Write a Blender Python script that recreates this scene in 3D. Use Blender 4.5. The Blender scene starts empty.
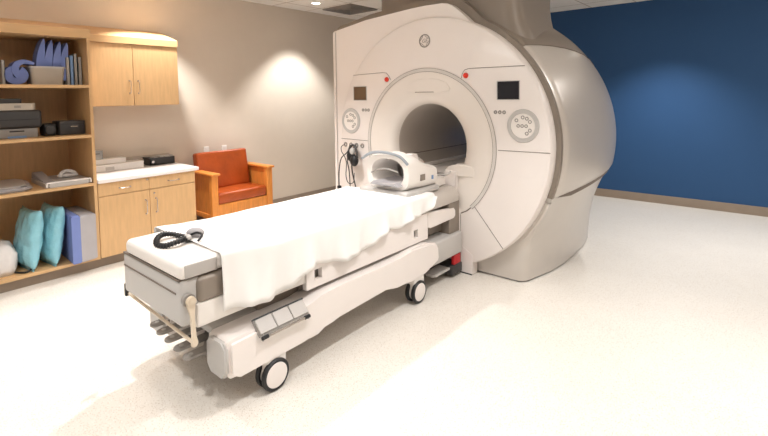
import bpy, bmesh, math, random
from mathutils import Vector, Matrix, noise
random.seed(7)
PI = math.pi
SC = bpy.context.scene
COL = SC.collection

# ------------------------------------------------------------------ camera
cam = bpy.data.cameras.new('camera'); cam_o = bpy.data.objects.new('camera', cam); COL.objects.link(cam_o)
F_PX = 456.24; CY = 121.45; YAW, PITCH, ROLL = [math.radians(v) for v in (40.227, 3.389, -0.740)]
cam.sensor_width = 36; cam.lens = F_PX / 768 * 36; cam.shift_y = -(218 - CY) / 768; cam.clip_start = .05
fw = Vector((-math.sin(YAW), math.cos(YAW), 0)); rt = Vector((math.cos(YAW), math.sin(YAW), 0)); up = Vector((0, 0, 1))
f2 = fw * math.cos(PITCH) - up * math.sin(PITCH); u2 = up * math.cos(PITCH) + fw * math.sin(PITCH)
r2 = rt * math.cos(ROLL) + u2 * math.sin(ROLL); u3 = u2 * math.cos(ROLL) - rt * math.sin(ROLL)
m = Matrix((r2, u3, -f2)).transposed().to_4x4(); m.translation = Vector((0, 0, 1.75)); cam_o.matrix_world = m
SC.camera = cam_o
# ------------------------------------------------------------------ exposure, world, lights
SC.view_settings.view_transform = 'Standard'; SC.view_settings.look = 'None'
SC.view_settings.exposure = 0.66; SC.view_settings.gamma = 1; SC.view_settings.use_curve_mapping = False
w = bpy.data.worlds.new('world'); SC.world = w; w.use_nodes = True
w.node_tree.nodes['Background'].inputs[0].default_value = (1, .98, .96, 1); w.node_tree.nodes['Background'].inputs[1].default_value = .2
WARM = (1, .99, .98)
def spot(x, y, power, size=78, blend=.55, col=WARM, z=3.11, rad=.06):
    l = bpy.data.lights.new('downlight_beam', 'SPOT'); l.energy = power; l.spot_size = math.radians(size); l.spot_blend = blend
    l.color = col; l.shadow_soft_size = rad
    o = bpy.data.objects.new('downlight_beam', l); COL.objects.link(o); o.location = (x, y, z)
def fill_light(x, y, sx, sy, power, col=(1, .95, .89)):  # added soft fill just below the ceiling
    l = bpy.data.lights.new('added_overhead_fill', 'AREA'); l.shape = 'RECTANGLE'; l.size = sx; l.size_y = sy; l.energy = power; l.color = col
    o = bpy.data.objects.new('added_overhead_fill', l); COL.objects.link(o); o.location = (x, y, 3.13)
DOWNLIGHTS = [(-5.31, 4.71, 95), (-5.31, 2.42, 95), (-5.31, .13, 70), (-3.6, 2.42, 120), (-1.0, 2.42, 95), (-3.6, 0, 70),
              (-1.0, 0, 70), (1.2, 2.42, 60), (.6, 4.9, 80), (-1.2, 7.1, 115), (1.6, 7.1, 30)]
for x, y, p in DOWNLIGHTS: spot(x, y, p * 1.4, *((92, .5) if x < -5 else (100, .8) if y > 7 else (94, .75)))
fill_light(-2.4, .9, 1.2, .6, 15, (1, .985, .97)); fill_light(.4, 3.2, 1.2, .6, 15, (1, .985, .97)); fill_light(-1.2, -.8, 1.2, .6, 15, (1, .985, .97)); fill_light(.8, 6.0, 1.2, .6, 12, (1, .985, .97))

# ------------------------------------------------------------------ materials
MATS = {}
def s2l(c):
    return tuple(((v / 255) / 12.92 if v / 255 <= .04045 else (((v / 255) + .055) / 1.055) ** 2.4) for v in c)
def mat(name, rgb, rough=.5, metal=0., noise_amt=.04, scale=8, bump=0., bscale=60, spec=.5, coat=0., trans=0., emit=None, estr=0, stretch=None, alpha=1):
    if name in MATS: return MATS[name]
    mt = bpy.data.materials.new(name); mt.use_nodes = True; nt = mt.node_tree; b = nt.nodes['Principled BSDF']
    c = s2l(rgb)
    tc = nt.nodes.new('ShaderNodeTexCoord'); mp = nt.nodes.new('ShaderNodeMapping'); nt.links.new(tc.outputs['Object'], mp.inputs[0])
    if stretch: mp.inputs['Scale'].default_value = stretch
    n = nt.nodes.new('ShaderNodeTexNoise'); n.inputs['Scale'].default_value = scale; n.inputs['Detail'].default_value = 4
    nt.links.new(mp.outputs[0], n.inputs['Vector'])
    r = nt.nodes.new('ShaderNodeValToRGB'); r.color_ramp.elements[0].position = .3; r.color_ramp.elements[1].position = .7
    r.color_ramp.elements[0].color = (*[v * (1 - noise_amt) for v in c], 1); r.color_ramp.elements[1].color = (*[min(1, v * (1 + noise_amt)) for v in c], 1)
    nt.links.new(n.outputs['Fac'], r.inputs[0]); nt.links.new(r.outputs[0], b.inputs['Base Color'])
    b.inputs['Roughness'].default_value = rough; b.inputs['Metallic'].default_value = metal
    b.inputs['Specular IOR Level'].default_value = spec; b.inputs['Coat Weight'].default_value = coat; b.inputs['Coat Roughness'].default_value = .1
    b.inputs['Transmission Weight'].default_value = trans; b.inputs['Alpha'].default_value = alpha
    if emit: b.inputs['Emission Color'].default_value = (*emit, 1); b.inputs['Emission Strength'].default_value = estr
    if bump:
        n2 = nt.nodes.new('ShaderNodeTexNoise'); n2.inputs['Scale'].default_value = bscale; n2.inputs['Detail'].default_value = 3
        bp = nt.nodes.new('ShaderNodeBump'); bp.inputs['Strength'].default_value = bump; bp.inputs['Distance'].default_value = .02
        nt.links.new(mp.outputs[0], n2.inputs['Vector']); nt.links.new(n2.outputs['Fac'], bp.inputs['Height']); nt.links.new(bp.outputs[0], b.inputs['Normal'])
    MATS[name] = mt; return mt
def floor_mat():
    mt = mat('speckled_vinyl', (224, 218, 209), rough=.34, noise_amt=.02, scale=3); nt = mt.node_tree; b = nt.nodes['Principled BSDF']
    src = b.inputs['Base Color'].links[0].from_socket; mp = next(n for n in nt.nodes if n.type == 'MAPPING')
    for sc, th, col in ((85, .21, (184, 171, 156)), (58, .19, (202, 191, 176)), (70, .2, (236, 233, 228))):
        v = nt.nodes.new('ShaderNodeTexVoronoi'); v.inputs['Scale'].default_value = sc; nt.links.new(mp.outputs[0], v.inputs['Vector'])
        lt = nt.nodes.new('ShaderNodeMath'); lt.operation = 'LESS_THAN'; lt.inputs[1].default_value = th; nt.links.new(v.outputs['Distance'], lt.inputs[0])
        mx = nt.nodes.new('ShaderNodeMix'); mx.data_type = 'RGBA'; mx.inputs['B'].default_value = (*s2l(col), 1)
        nt.links.new(lt.outputs[0], mx.inputs['Factor']); nt.links.new(src, mx.inputs['A']); src = mx.outputs['Result']
        mp2 = nt.nodes.new('ShaderNodeMapping'); mp2.inputs['Location'].default_value = (3.1, 1.7, sc); nt.links.new(mp.outputs[0], mp2.inputs[0]); mp = mp2
    nt.links.new(src, b.inputs['Base Color']); return mt
def ceiling_mat():
    mt = mat('acoustic_tile', (246, 240, 233), rough=.9, noise_amt=.03, scale=90, bump=.15, bscale=140); nt = mt.node_tree; b = nt.nodes['Principled BSDF']
    src = b.inputs['Base Color'].links[0].from_socket; tc = next(n for n in nt.nodes if n.type == 'TEX_COORD')
    br = nt.nodes.new('ShaderNodeTexBrick'); br.offset = 0; br.inputs['Scale'].default_value = 1; br.inputs['Brick Width'].default_value = .66; br.inputs['Row Height'].default_value = .66
    br.inputs['Mortar Size'].default_value = .012; mp = nt.nodes.new('ShaderNodeMapping'); mp.inputs['Location'].default_value = (-.327, -.43, 0)
    nt.links.new(tc.outputs['Object'], mp.inputs[0]); nt.links.new(mp.outputs[0], br.inputs['Vector'])
    mx = nt.nodes.new('ShaderNodeMix'); mx.data_type = 'RGBA'; mx.inputs['B'].default_value = (*s2l((205, 194, 182)), 1)
    nt.links.new(br.outputs['Fac'], mx.inputs['Factor']); nt.links.new(src, mx.inputs['A']); nt.links.new(mx.outputs['Result'], b.inputs['Base Color']); return mt
M = dict(
    wall=mat('warm_wall_paint', (222, 209, 193), .8, noise_amt=.01, bump=.03, bscale=200),
    blue=mat('blue_wall_paint', (38, 80, 126), .7, noise_amt=.03, scale=200, bump=.05, bscale=300),
    base=mat('taupe_rubber_base', (152, 136, 120), .6), floor=floor_mat(), ceil=ceiling_mat(),
    oak=mat('light_maple_laminate', (208, 168, 120), .38, noise_amt=.07, scale=14, stretch=(3, 3, .35)),
    oakedge=mat('maple_edge_band', (210, 170, 122), .4, noise_amt=.05, scale=10, stretch=(3, .35, 3)),
    chairwood=mat('honey_oak', (222, 142, 66), .38, noise_amt=.12, scale=16, stretch=(3, 3, .4)),
    leather=mat('orange_vinyl', (170, 76, 26), .36, noise_amt=.16, scale=7, bump=.1, bscale=30),
    white=mat('white_gloss_shell', (238, 230, 225), .32, noise_amt=.006, coat=.25),
    white2=mat('white_molded_plastic', (238, 232, 226), .35, noise_amt=.006),
    flare=mat('bore_flare_white', (236, 228, 220), .35, noise_amt=.006),
    bore=mat('bore_liner_gray', (192, 182, 172), .3, noise_amt=.02, coat=.3),
    silver=mat('satin_silver_paint', (204, 197, 190), .32, metal=.3, noise_amt=.01, coat=.2),
    taupe=mat('taupe_silver_trim', (142, 131, 120), .4, metal=.2, noise_amt=.01),
    lgray=mat('light_gray_plastic', (192, 188, 184), .4, noise_amt=.01),
    mgray=mat('medium_gray_plastic', (150, 144, 138), .45),
    ring=mat('pale_gray_ring', (216, 210, 204), .4),
    plate=mat('gray_inset_plastic', (186, 180, 175), .4),
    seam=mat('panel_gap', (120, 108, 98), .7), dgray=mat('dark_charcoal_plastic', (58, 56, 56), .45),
    black=mat('black_rubber', (24, 24, 26), .5), screen=mat('black_glass_screen', (38, 36, 38), .12),
    brownscreen=mat('brown_tinted_screen', (104, 84, 66), .2), red=mat('red_button', (224, 56, 36), .35),
    redp=mat('red_plastic', (190, 30, 36), .4), chrome=mat('brushed_nickel', (205, 200, 195), .22, metal=.9),
    beige=mat('cream_plastic', (222, 206, 184), .4), cloth=mat('white_cotton_sheet', (246, 243, 240), .85, noise_amt=.005, bump=.1, bscale=14),
    foamblue=mat('periwinkle_foam', (118, 134, 190), .85, noise_amt=.03), foamgray=mat('gray_vinyl_foam', (172, 168, 170), .7),
    teal=mat('teal_plastic_cover', (138, 198, 212), .25, noise_amt=.06, scale=12, bump=.8, bscale=14, coat=.4),
    bin=mat('putty_plastic_bin', (186, 176, 162), .5), paper=mat('white_paper', (236, 232, 228), .8),
    ltop=mat('white_laminate_top', (240, 234, 230), .35, noise_amt=.03, scale=120), splash=mat('putty_splash', (196, 182, 168), .5),
    lens=mat('clear_acrylic', (232, 236, 238), .1, trans=.7), vent=mat('vent_gray', (140, 130, 122), .6),
    lamp=mat('lamp_glow', (255, 250, 240), .5, emit=(1, .93, .82), estr=12), trimw=mat('white_enamel', (240, 236, 230), .4),
    bookblue=mat('blue_book_cover', (120, 150, 190), .6), bookgray=mat('gray_book_cover', (168, 164, 158), .6), linen=mat('gray_white_linen', (222, 217, 214), .9, bump=.3, bscale=20),
    coilstrap=mat('blue_gray_strap', (150, 156, 162), .5))

# ------------------------------------------------------------------ helpers
def obj(name, bm, m_, parent=None, smooth=False, angle=35):
    me = bpy.data.meshes.new(name); bmesh.ops.recalc_face_normals(bm, faces=bm.faces)
    bm.to_mesh(me); bm.free(); me.materials.append(M[m_] if isinstance(m_, str) else m_)
    o = bpy.data.objects.new(name, me); COL.objects.link(o)
    if smooth:
        for p in me.polygons: p.use_smooth = True
        me.set_sharp_from_angle(angle=math.radians(angle))
    if parent is not None:
        o.parent = parent; o.location = -parent.location
    return o
def tag(o, label, cat, group=None, kind=None):
    o['label'] = label; o['category'] = cat
    if group: o['group'] = group
    if kind: o['kind'] = kind
    return o
def thing(name, label, cat, loc, group=None):
    o = bpy.data.objects.new(name, None); COL.objects.link(o); o.location = loc; o.empty_display_size = .1
    return tag(o, label, cat, group)
def struct(name, bm, m_, parent=None):
    o = obj(name, bm, m_, parent)
    if parent is None: o['kind'] = 'structure'
    return o
def B(): return bmesh.new()
def box(bm, x0, x1, y0, y1, z0, z1, bev=0., seg=3, mx=None):
    t = bmesh.new(); bmesh.ops.create_cube(t, size=1)
    for v in t.verts: v.co = Vector((x0 + (v.co.x + .5) * (x1 - x0), y0 + (v.co.y + .5) * (y1 - y0), z0 + (v.co.z + .5) * (z1 - z0)))
    if bev: bmesh.ops.bevel(t, geom=t.edges[:], offset=bev, segments=seg, affect='EDGES', profile=.5, clamp_overlap=True)
    merge(bm, t, mx); return bm
def merge(bm, t, mx=None):
    if mx is not None: bmesh.ops.transform(t, matrix=mx, verts=t.verts)
    me = bpy.data.meshes.new('tmp'); t.to_mesh(me); t.free(); bm.from_mesh(me); bpy.data.meshes.remove(me)
def prism(bm, pts, axis, a, b, bev=0., seg=2, mx=None):
    """pts: 2D outline; axis 0: (y,z) extruded in x from a to b; 1: (x,z) in y; 2: (x,y) in z"""
    t = bmesh.new()
    def P(p, v): return {0: (v, p[0], p[1]), 1: (p[0], v, p[1]), 2: (p[0], p[1], v)}[axis]
    va = [t.verts.new(P(p, a)) for p in pts]; vb = [t.verts.new(P(p, b)) for p in pts]
    n = len(pts); fa = t.faces.new(va); fb = t.faces.new(vb[::-1])
    for i in range(n): t.faces.new((va[i], vb[i], vb[(i + 1) % n], va[(i + 1) % n]))
    if bev:
        ed = [e for e in t.edges if (e.verts[0] in va) == (e.verts[1] in va)]
        bmesh.ops.bevel(t, geom=ed, offset=bev, segments=seg, affect='EDGES', clamp_overlap=True)
    merge(bm, t, mx); return bm
def lathe(bm, prof, c, axis='y', a0=0, a1=2 * PI, n=72, scale=(1, 1)):
    """prof: (r, h) along the axis; c: centre"""
    full = abs(a1 - a0 - 2 * PI) < 1e-6; k = n if full else n + 1; rows = []
    for (r, h) in prof:
        row = []
        for i in range(k):
            t = a0 + (a1 - a0) * i / n; u, v = r * math.cos(t) * scale[0], r * math.sin(t) * scale[1]
            p = {'y': (u, h, v), 'x': (h, u, v), 'z': (u, v, h)}[axis]
            row.append(bm.verts.new(Vector(c) + Vector(p)))
        rows.append(row)
    for a, b in zip(rows, rows[1:]):
        for i in range(k if full else k - 1):
            j = (i + 1) % k; bm.faces.new((a[i], a[j], b[j], b[i]))
    return rows
def grid(bm, rows, closed=False):
    vs = [[bm.verts.new(p) for p in r] for r in rows]
    for a, b in zip(vs, vs[1:]):
        n = len(a)
        for i in range(n if closed else n - 1): bm.faces.new((a[i], a[(i + 1) % n], b[(i + 1) % n], b[i]))
    return vs
def loft(bm, rows):
    vs = grid(bm, rows, True); bm.faces.new(vs[0]); bm.faces.new(vs[-1][::-1]); return vs
def catmull(pts, k=6):
    pts = [Vector(p) for p in pts]; out = []
    for i in range(len(pts) - 1):
        p0 = pts[max(i - 1, 0)]; p1 = pts[i]; p2 = pts[i + 1]; p3 = pts[min(i + 2, len(pts) - 1)]
        for j in range(k):
            t = j / k
            out.append(.5 * ((2 * p1) + (p2 - p0) * t + (2 * p0 - 5 * p1 + 4 * p2 - p3) * t * t + (3 * p1 - p0 - 3 * p2 + p3) * t ** 3))
    out.append(pts[-1]); return out
def tube(bm, pts, r, n=8, cap=True, closed=False):
    pts = [Vector(p) for p in pts]; rows = []; nrm = None; N = len(pts)
    for i, p in enumerate(pts):
        if closed: d = pts[(i + 1) % N] - pts[i - 1]
        else: d = pts[min(i + 1, N - 1)] - pts[max(i - 1, 0)]
        d.normalize()
        if nrm is None: nrm = d.orthogonal().normalized()
        nrm = (nrm - d * nrm.dot(d)).normalized(); bn = d.cross(nrm)
        rr = r[i] if isinstance(r, (list, tuple)) else r
        rows.append([p + nrm * rr * math.cos(2 * PI * k / n) + bn * rr * math.sin(2 * PI * k / n) for k in range(n)])
    if closed: rows.append(rows[0])
    vs = grid(bm, rows, True)
    if cap and not closed: bm.faces.new(vs[0]); bm.faces.new(vs[-1][::-1])
    if closed: bmesh.ops.remove_doubles(bm, verts=bm.verts, dist=1e-6)
    return bm
def disc(bm, c, r, depth, axis='y', n=32, bev=.0):
    """solid short cylinder, front at c, growing along +axis by depth"""
    prof = [(1e-4, 0), (r - bev, 0), (r, bev), (r, depth), (1e-4, depth)]
    if not bev: prof = [(1e-4, 0), (r, 0), (r, depth), (1e-4, depth)]
    lathe(bm, prof, c, axis, n=n); bmesh.ops.remove_doubles(bm, verts=bm.verts, dist=2e-4); return bm
def ellipsoid(bm, c, r, mx=None, u=20, v=12):
    t = bmesh.new(); bmesh.ops.create_uvsphere(t, u_segments=u, v_segments=v, radius=1)
    for q in t.verts: q.co = Vector((q.co.x * r[0], q.co.y * r[1], q.co.z * r[2]))
    mm = Matrix.Translation(c) @ (mx or Matrix()); merge(bm, t, mm); return bm
def rrect(x0, x1, y0, y1, r, n=6):
    out = []
    for cx, cy, a in ((x1 - r, y1 - r, 0), (x0 + r, y1 - r, 90), (x0 + r, y0 + r, 180), (x1 - r, y0 + r, 270)):
        for k in range(n + 1): t = math.radians(a + 90 * k / n); out.append((cx + r * math.cos(t), cy + r * math.sin(t)))
    return out

# ------------------------------------------------------------------ the room
XL, YB, ZC, XR, YN = -5.95, 8.12, 3.15, 3.2, -2.4
struct('floor', box(B(), XL - .1, XR + .1, YN - .1, YB + .1, -.1, 0), 'floor')
struct('ceiling', box(B(), XL - .1, XR + .1, YN - .1, YB + .1, ZC, ZC + .1), 'ceil')
struct('wall_left', box(B(), XL - .1, XL, YN, YB, 0, ZC), 'wall')
struct('wall_back', box(B(), XL, XR, YB, YB + .1, 0, ZC), 'blue')
struct('wall_right', box(B(), XR, XR + .1, YN, YB, 0, ZC), 'wall')
struct('baseboard_left', box(B(), XL, XL + .012, 2.72, YB, 0, .115, .004), 'base')
struct('baseboard_back', box(B(), XL + .012, XR, YB - .012, YB, 0, .13, .004), 'base')

# ceiling fittings
ci = 0
DL_LABEL = ['round recessed downlight in the ceiling next to the grey air diffuser', 'round recessed downlight above the wall cabinet', 'round recessed downlight above the bookcase',
            'round recessed downlight above the patient table', 'round recessed downlight above the open floor beside the table', 'round recessed downlight in front of the bookcase near the camera',
            'round recessed downlight straight ahead of the camera', 'round recessed downlight towards the right wall', 'round recessed downlight to the right of the scanner',
            'left one of the two round downlights grazing the blue wall', 'right one of the two round downlights grazing the blue wall']
for (x, y, p), lab in zip(DOWNLIGHTS, DL_LABEL):
    t = thing('recessed_downlight', lab, 'ceiling light', (x, y, ZC), 'recessed ceiling downlights')
    bm = B(); lathe(bm, [(.055, -.002), (.075, -.012), (.09, -.008), (.092, 0)], (x, y, ZC)  , 'z', n=28); obj('trim_ring', bm, 'trimw', t, True)
    bm = B(); disc(bm, (x, y, ZC - .004), .056, .004, 'z', 24); obj('lamp_lens', bm, 'lamp', t)
t = thing('air_diffuser', 'square grey louvred air diffuser in the white tiled ceiling', 'air vent', (-5.28, 5.42, ZC))
box(bm := B(), -5.6, -4.96, 5.10, 5.74, ZC - .006, ZC); obj('backing', bm, 'vent', t)
for k in range(4):
    a = .31 - k * .075; bm = B()
    for s in (0, 1, 2, 3):
        c = [(-a, -a), (a, -a), (a, a), (-a, a)]; p, q = c[s], c[(s + 1) % 4]
        tube(bm, [(-5.28 + p[0], 5.42 + p[1], ZC - .012), (-5.28 + q[0], 5.42 + q[1], ZC - .012)], .011, 4)
    obj('louvre_ring', bm, 'mgray', t)

# ------------------------------------------------------------------ casework
XF = -5.2                         # front of the deep units
def bar_handle(bm, p, q, out=.035, r=.0045):
    p, q = Vector(p), Vector(q); o = Vector((out, 0, 0)); d = (q - p) * .12
    tube(bm, catmull([p, p + o * .8 + d * .3, p + o + d, q + o - d, q + o * .8 - d * .3, q], 4), r, 8)
    for e in (p, q): disc(bm, e, .009, .003, 'x', 12)
# bookcase
BY0, BY1 = .02, 1.618
t = thing('open_bookcase', 'tall light maple open bookcase with deep shelves beside the cabinets', 'bookcase', (-5.55, .83, 0))
obj('side_panel', box(B(), XL + .004, XF, BY1 - .028, BY1, .10, 2.36), 'oak', t)
obj('side_panel', box(B(), XL + .004, XF, BY0, BY0 + .028, .10, 2.36), 'oak', t)
obj('back_panel', box(B(), XL + .004, XL + .012, BY0 + .028, BY1 - .028, .10, 2.40), 'oak', t)
for z in (1.853, 1.355, .866): obj('shelf', box(B(), XL + .012, XF + .0, BY0 + .028, BY1 - .028, z, z + .03, .002, 1), 'oakedge', t)
obj('bottom_shelf', box(B(), XL + .012, XF, BY0 + .028, BY1 - .028, .10, .13, .002, 1), 'oakedge', t)
obj('sloped_top', prism(B(), [(XL + .004, 2.36), (XF + .012, 2.345), (XF + .012, 2.43), (XL + .004, 2.57)], 1, BY0, BY1), 'oakedge', t)
obj('toe_kick', box(B(), XL + .004, XF - .06, BY0, BY1, 0, .10), 'base', t)
# wall cabinet
UX, UY0, UY1, UZ0, UZ1 = -5.5, 1.621, 2.642, 1.66, 2.375
t = thing('wall_cabinet', 'light maple wall cabinet with two doors and a sloped top', 'cabinet', (-5.72, 2.15, UZ0))
obj('body', box(B(), XL + .004, UX - .02, UY0, UY1, UZ0, UZ1 + .02), 'oak', t)
obj('sloped_top', prism(B(), [(XL + .004, 2.37), (UX + .012, 2.35), (UX + .012, 2.425), (XL + .004, 2.57)], 1, UY0, UY1), 'oakedge', t)
ym = 2.128
for a, b_, hy in ((UY0 + .003, ym - .002, 2.085), (ym + .002, UY1 - .002, 2.178)):
    d = obj('door', box(B(), UX - .019, UX, a, b_, UZ0 + .002, 2.345, .0015, 1), 'oak', t)
    bm = B(); bar_handle(bm, (UX, hy, 1.94), (UX, hy, 1.80)); h = obj('handle', bm, 'chrome', d, True)
    h.location = (0, 0, 0)
# base cabinet
t = thing('base_cabinet', 'light maple base cabinet with two drawers above two doors', 'cabinet', (-5.55, 2.15, 0))
CY0, CY1 = 1.621, 2.652
obj('body', box(B(), XL + .004, XF - .02, CY0, CY1, .10, .878), 'oak', t)
obj('toe_kick', box(B(), XL + .004, XF - .07, CY0, CY1, 0, .10), 'base', t)
for a, b_, h0, h1 in ((CY0 + .003, 2.126, 1.825, 1.93), (2.130, CY1 - .002, 2.335, 2.452)):
    d = obj('drawer', box(B(), XF - .019, XF, a, b_, .742, .874, .0015, 1), 'oak', t)
    bm = B(); bar_handle(bm, (XF, h0, .805), (XF, h1, .805)); h = obj('handle', bm, 'chrome', d, True); h.location = (0, 0, 0)
for a, b_, hy in ((CY0 + .003, 2.126, 2.083), (2.130, CY1 - .002, 2.192)):
    d = obj('door', box(B(), XF - .019, XF, a, b_, .105, .736, .0015, 1), 'oak', t)
    bm = B(); bar_handle(bm, (XF, hy, .63), (XF, hy, .475)); h = obj('handle', bm, 'chrome', d, True); h.location = (0, 0, 0)
for y, z in ((2.105, .852), (2.175, .69)):
    bm = B(); lathe(bm, [(.0001, .006), (.009, .006), (.011, .0)], (XF, y, z), 'x', n=16); obj('lock', bm, 'chrome', t, True)
t = thing('worktop', 'white speckled laminate worktop with low backsplash on the base cabinet', 'worktop', (-5.55, 2.17, .88))
obj('slab', box(B(), XL + .004, XF + .03, 1.621, 2.69, .88, .921, .006), 'ltop', t, True)
obj('backsplash', box(B(), XL + .004, XL + .026, 1.621, 2.69, .921, 1.03, .003, 1), 'splash', t)

# ------------------------------------------------------------------ things on the worktop
t = thing('paper_carton', 'long flat white carton lying on the worktop, lower of two', 'box', (-5.76, 2.0, .922))
obj('carton_body', box(B(), -5.86, -5.68, 1.70, 2.27, .922, .985, .002, 1), 'paper', t)
obj('carton_lid', box(B(), -5.863, -5.677, 1.697, 2.273, .985, 1.0, .002, 1), 'trimw', t)
obj('front_label', box(B(), -5.6795, -5.678, 1.86, 1.95, .935, .972), 'lgray', t)
t = thing('paper_carton', 'smaller white carton stacked on the long flat carton', 'box', (-5.8, 1.9, 1.0))
obj('carton_body', box(B(), -5.89, -5.74, 1.68, 2.10, 1.0005, 1.045, .002, 1), 'paper', t)
obj('carton_lid', box(B(), -5.892, -5.738, 1.678, 2.102, 1.045, 1.056, .002, 1), 'trimw', t)
t = thing('clear_dispenser', 'clear acrylic dispenser at the left end of the worktop', 'dispenser', (-5.86, 1.79, 1.056))
bm = B(); prism(bm, rrect(-5.88, -5.76, 1.74, 1.875, .03), 2, 1.0565, 1.16, .006); obj('clear_cover', bm, 'lens', t, True)
obj('dark_slot', box(B(), -5.7598, -5.757, 1.78, 1.835, 1.118, 1.128), 'dgray', t)
t = thing('gray_tray_box', 'low dark grey box with white items inside on the right of the worktop', 'box', (-5.78, 2.55, .922))
bm = B(); a = (-5.90, -5.72, 2.36, 2.66); z0, z1, th = .922, 1.01, .012
box(bm, *a, z0, z0 + th); box(bm, a[0], a[0] + th, a[2], a[3], z0, z1); box(bm, a[1] - th, a[1], a[2], a[3], z0, z1)
box(bm, a[0], a[1], a[2], a[2] + th, z0, z1); box(bm, a[0], a[1], a[3] - th, a[3], z0, z1); obj('tray', bm, 'dgray', t)
obj('lid_rim', prism(B(), [(-5.91, .995), (-5.712, .995), (-5.712, 1.014), (-5.91, 1.014)], 1, 2.352, 2.40), 'dgray', t)
bm = B()
for k, y in enumerate((2.42, 2.49, 2.56, 2.61)): box(bm, -5.88, -5.745, y, y + .045, .94, 1.02 + .006 * (k % 2), .008)
obj('folded_pads', bm, 'lgray', t, True)
bm = B(); disc(bm, (-5.7175, 2.395, .965), .016, .004, 'x', 16); obj('round_latch', bm, 'chrome', t)
for k, (y, z) in enumerate(((3.21, 1.0), (3.48, .995))):
    t = thing('wall_outlet', ('left' if k == 0 else 'right') + ' one of two white outlet plates above the orange chair back', 'outlet', (XL, y, z), 'outlet plates above the chair')
    obj('cover_plate', box(B(), XL, XL + .008, y - .04, y + .04, z - .06, z + .06, .003), 'trimw', t)
    for dz in (-.028, .028): obj('receptacle', box(B(), XL + .008, XL + .0095, y - .016, y + .016, z + dz - .014, z + dz + .014, .003, 1), 'paper', t)

# ------------------------------------------------------------------ things in the bookcase
def foam_pad(ty, h, w, x, lab):
    """leaf-shaped curved foam pad standing in the bin"""
    z0, z1 = 1.93, 1.93 + h; zl = h / .40
    L = [(ty - w, z0, 0), (ty - w * 1.02, z0 + .15 * zl, 0), (ty - w * .85, z0 + .24 * zl, 0), (ty - w * .45, z0 + .335 * zl, 0), (ty, z1, 0)]
    Rr = [(ty + .008, z1 - .03, 0), (ty + .004, z0 + .26 * zl, 0), (ty - .006, z0 + .14 * zl, 0), (ty - .014, z0, 0)]
    out = [tuple(p)[:2] for p in catmull(L, 5)] + [tuple(p)[:2] for p in catmull(Rr, 5)]
    o = obj('foam_pad', prism(B(), out, 0, x - .08, x + .08, .006), 'foamblue', None, True); tag(o, lab, 'foam pad', 'blue foam pads standing in the putty bin')
for k, (ty, h) in enumerate(((1.262, .405), (1.325, .395), (1.392, .385), (1.452, .38))):
    foam_pad(ty + .02, h, .068, -5.46, ['leftmost and tallest blue curved foam pad standing in the bin', 'second blue curved foam pad from the left in the bin',
                                 'third blue curved foam pad from the left in the bin', 'rightmost blue curved foam pad in the bin beside the books'][k])
t = thing('storage_bin', 'putty coloured plastic bin holding blue foam pads on the top shelf', 'bin', (-5.48, 1.3, 1.883))
bm = B(); rows = []
def rr3(x0, x1, y0, y1, r, z): return [Vector((p[0], p[1], z)) for p in rrect(x0, x1, y0, y1, r)]
rows = [rr3(-5.58, -5.37, 1.17, 1.425, .03, 1.884), rr3(-5.60, -5.35, 1.155, 1.44, .035, 2.05), rr3(-5.592, -5.358, 1.163, 1.432, .03, 2.05), rr3(-5.575, -5.375, 1.176, 1.42, .03, 1.89)]
loft(bm, rows); obj('tub', bm, 'bin', t, True)
bm = B(); loft(bm, [rr3(-5.607, -5.343, 1.148, 1.447, .04, 2.045), rr3(-5.609, -5.341, 1.146, 1.449, .04, 2.063), rr3(-5.592, -5.358, 1.163, 1.432, .03, 2.063), rr3(-5.592, -5.358, 1.163, 1.432, .03, 2.045)]); obj('rim', bm, 'lgray', t, True)
# rolled foam
bm = B(); cy_, cz_ = 1.052, 1.975
ring_o = [(cy_ + .091 * math.cos(a_), cz_ + .088 * math.sin(a_)) for a_ in [math.radians(60 - k * 10) for k in range(33)]]
ring_i = [(cy_ + .028 * math.cos(a_), cz_ + .026 * math.sin(a_)) for a_ in [math.radians(60 - k * 10) for k in range(33)]]
for q_ in range(32): prism(bm, [ring_o[q_], ring_o[q_ + 1], ring_i[q_ + 1], ring_i[q_]], 0, -5.55, -5.36)
flap = catmull([(1.075, 1.96, 0), (1.045, 2.02, 0), (1.06, 2.075, 0), (1.115, 2.10, 0), (1.19, 2.085, 0)], 6); fl = []
for i, p in enumerate(flap):
    d = (flap[min(i + 1, len(flap) - 1)] - flap[max(i - 1, 0)]).normalized(); nn = Vector((-d.y, d.x, 0)); ww = .03 * (1 - .6 * (i / (len(flap) - 1)) ** 2)
    fl.append((p + nn * ww, p - nn * ww))
for (a, b_), (c, d) in zip(fl, fl[1:]): prism(bm, [a[:2], c[:2], d[:2], b_[:2]], 0, -5.52, -5.352)
bmesh.ops.remove_doubles(bm, verts=bm.verts, dist=1e-4)
bmesh.ops.remove_doubles(bm, verts=bm.verts, dist=1e-4)
tag(obj('foam_roll', bm, 'foamblue', None, False), 'curled blue foam strip rolled up left of the putty bin', 'foam roll')
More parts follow.
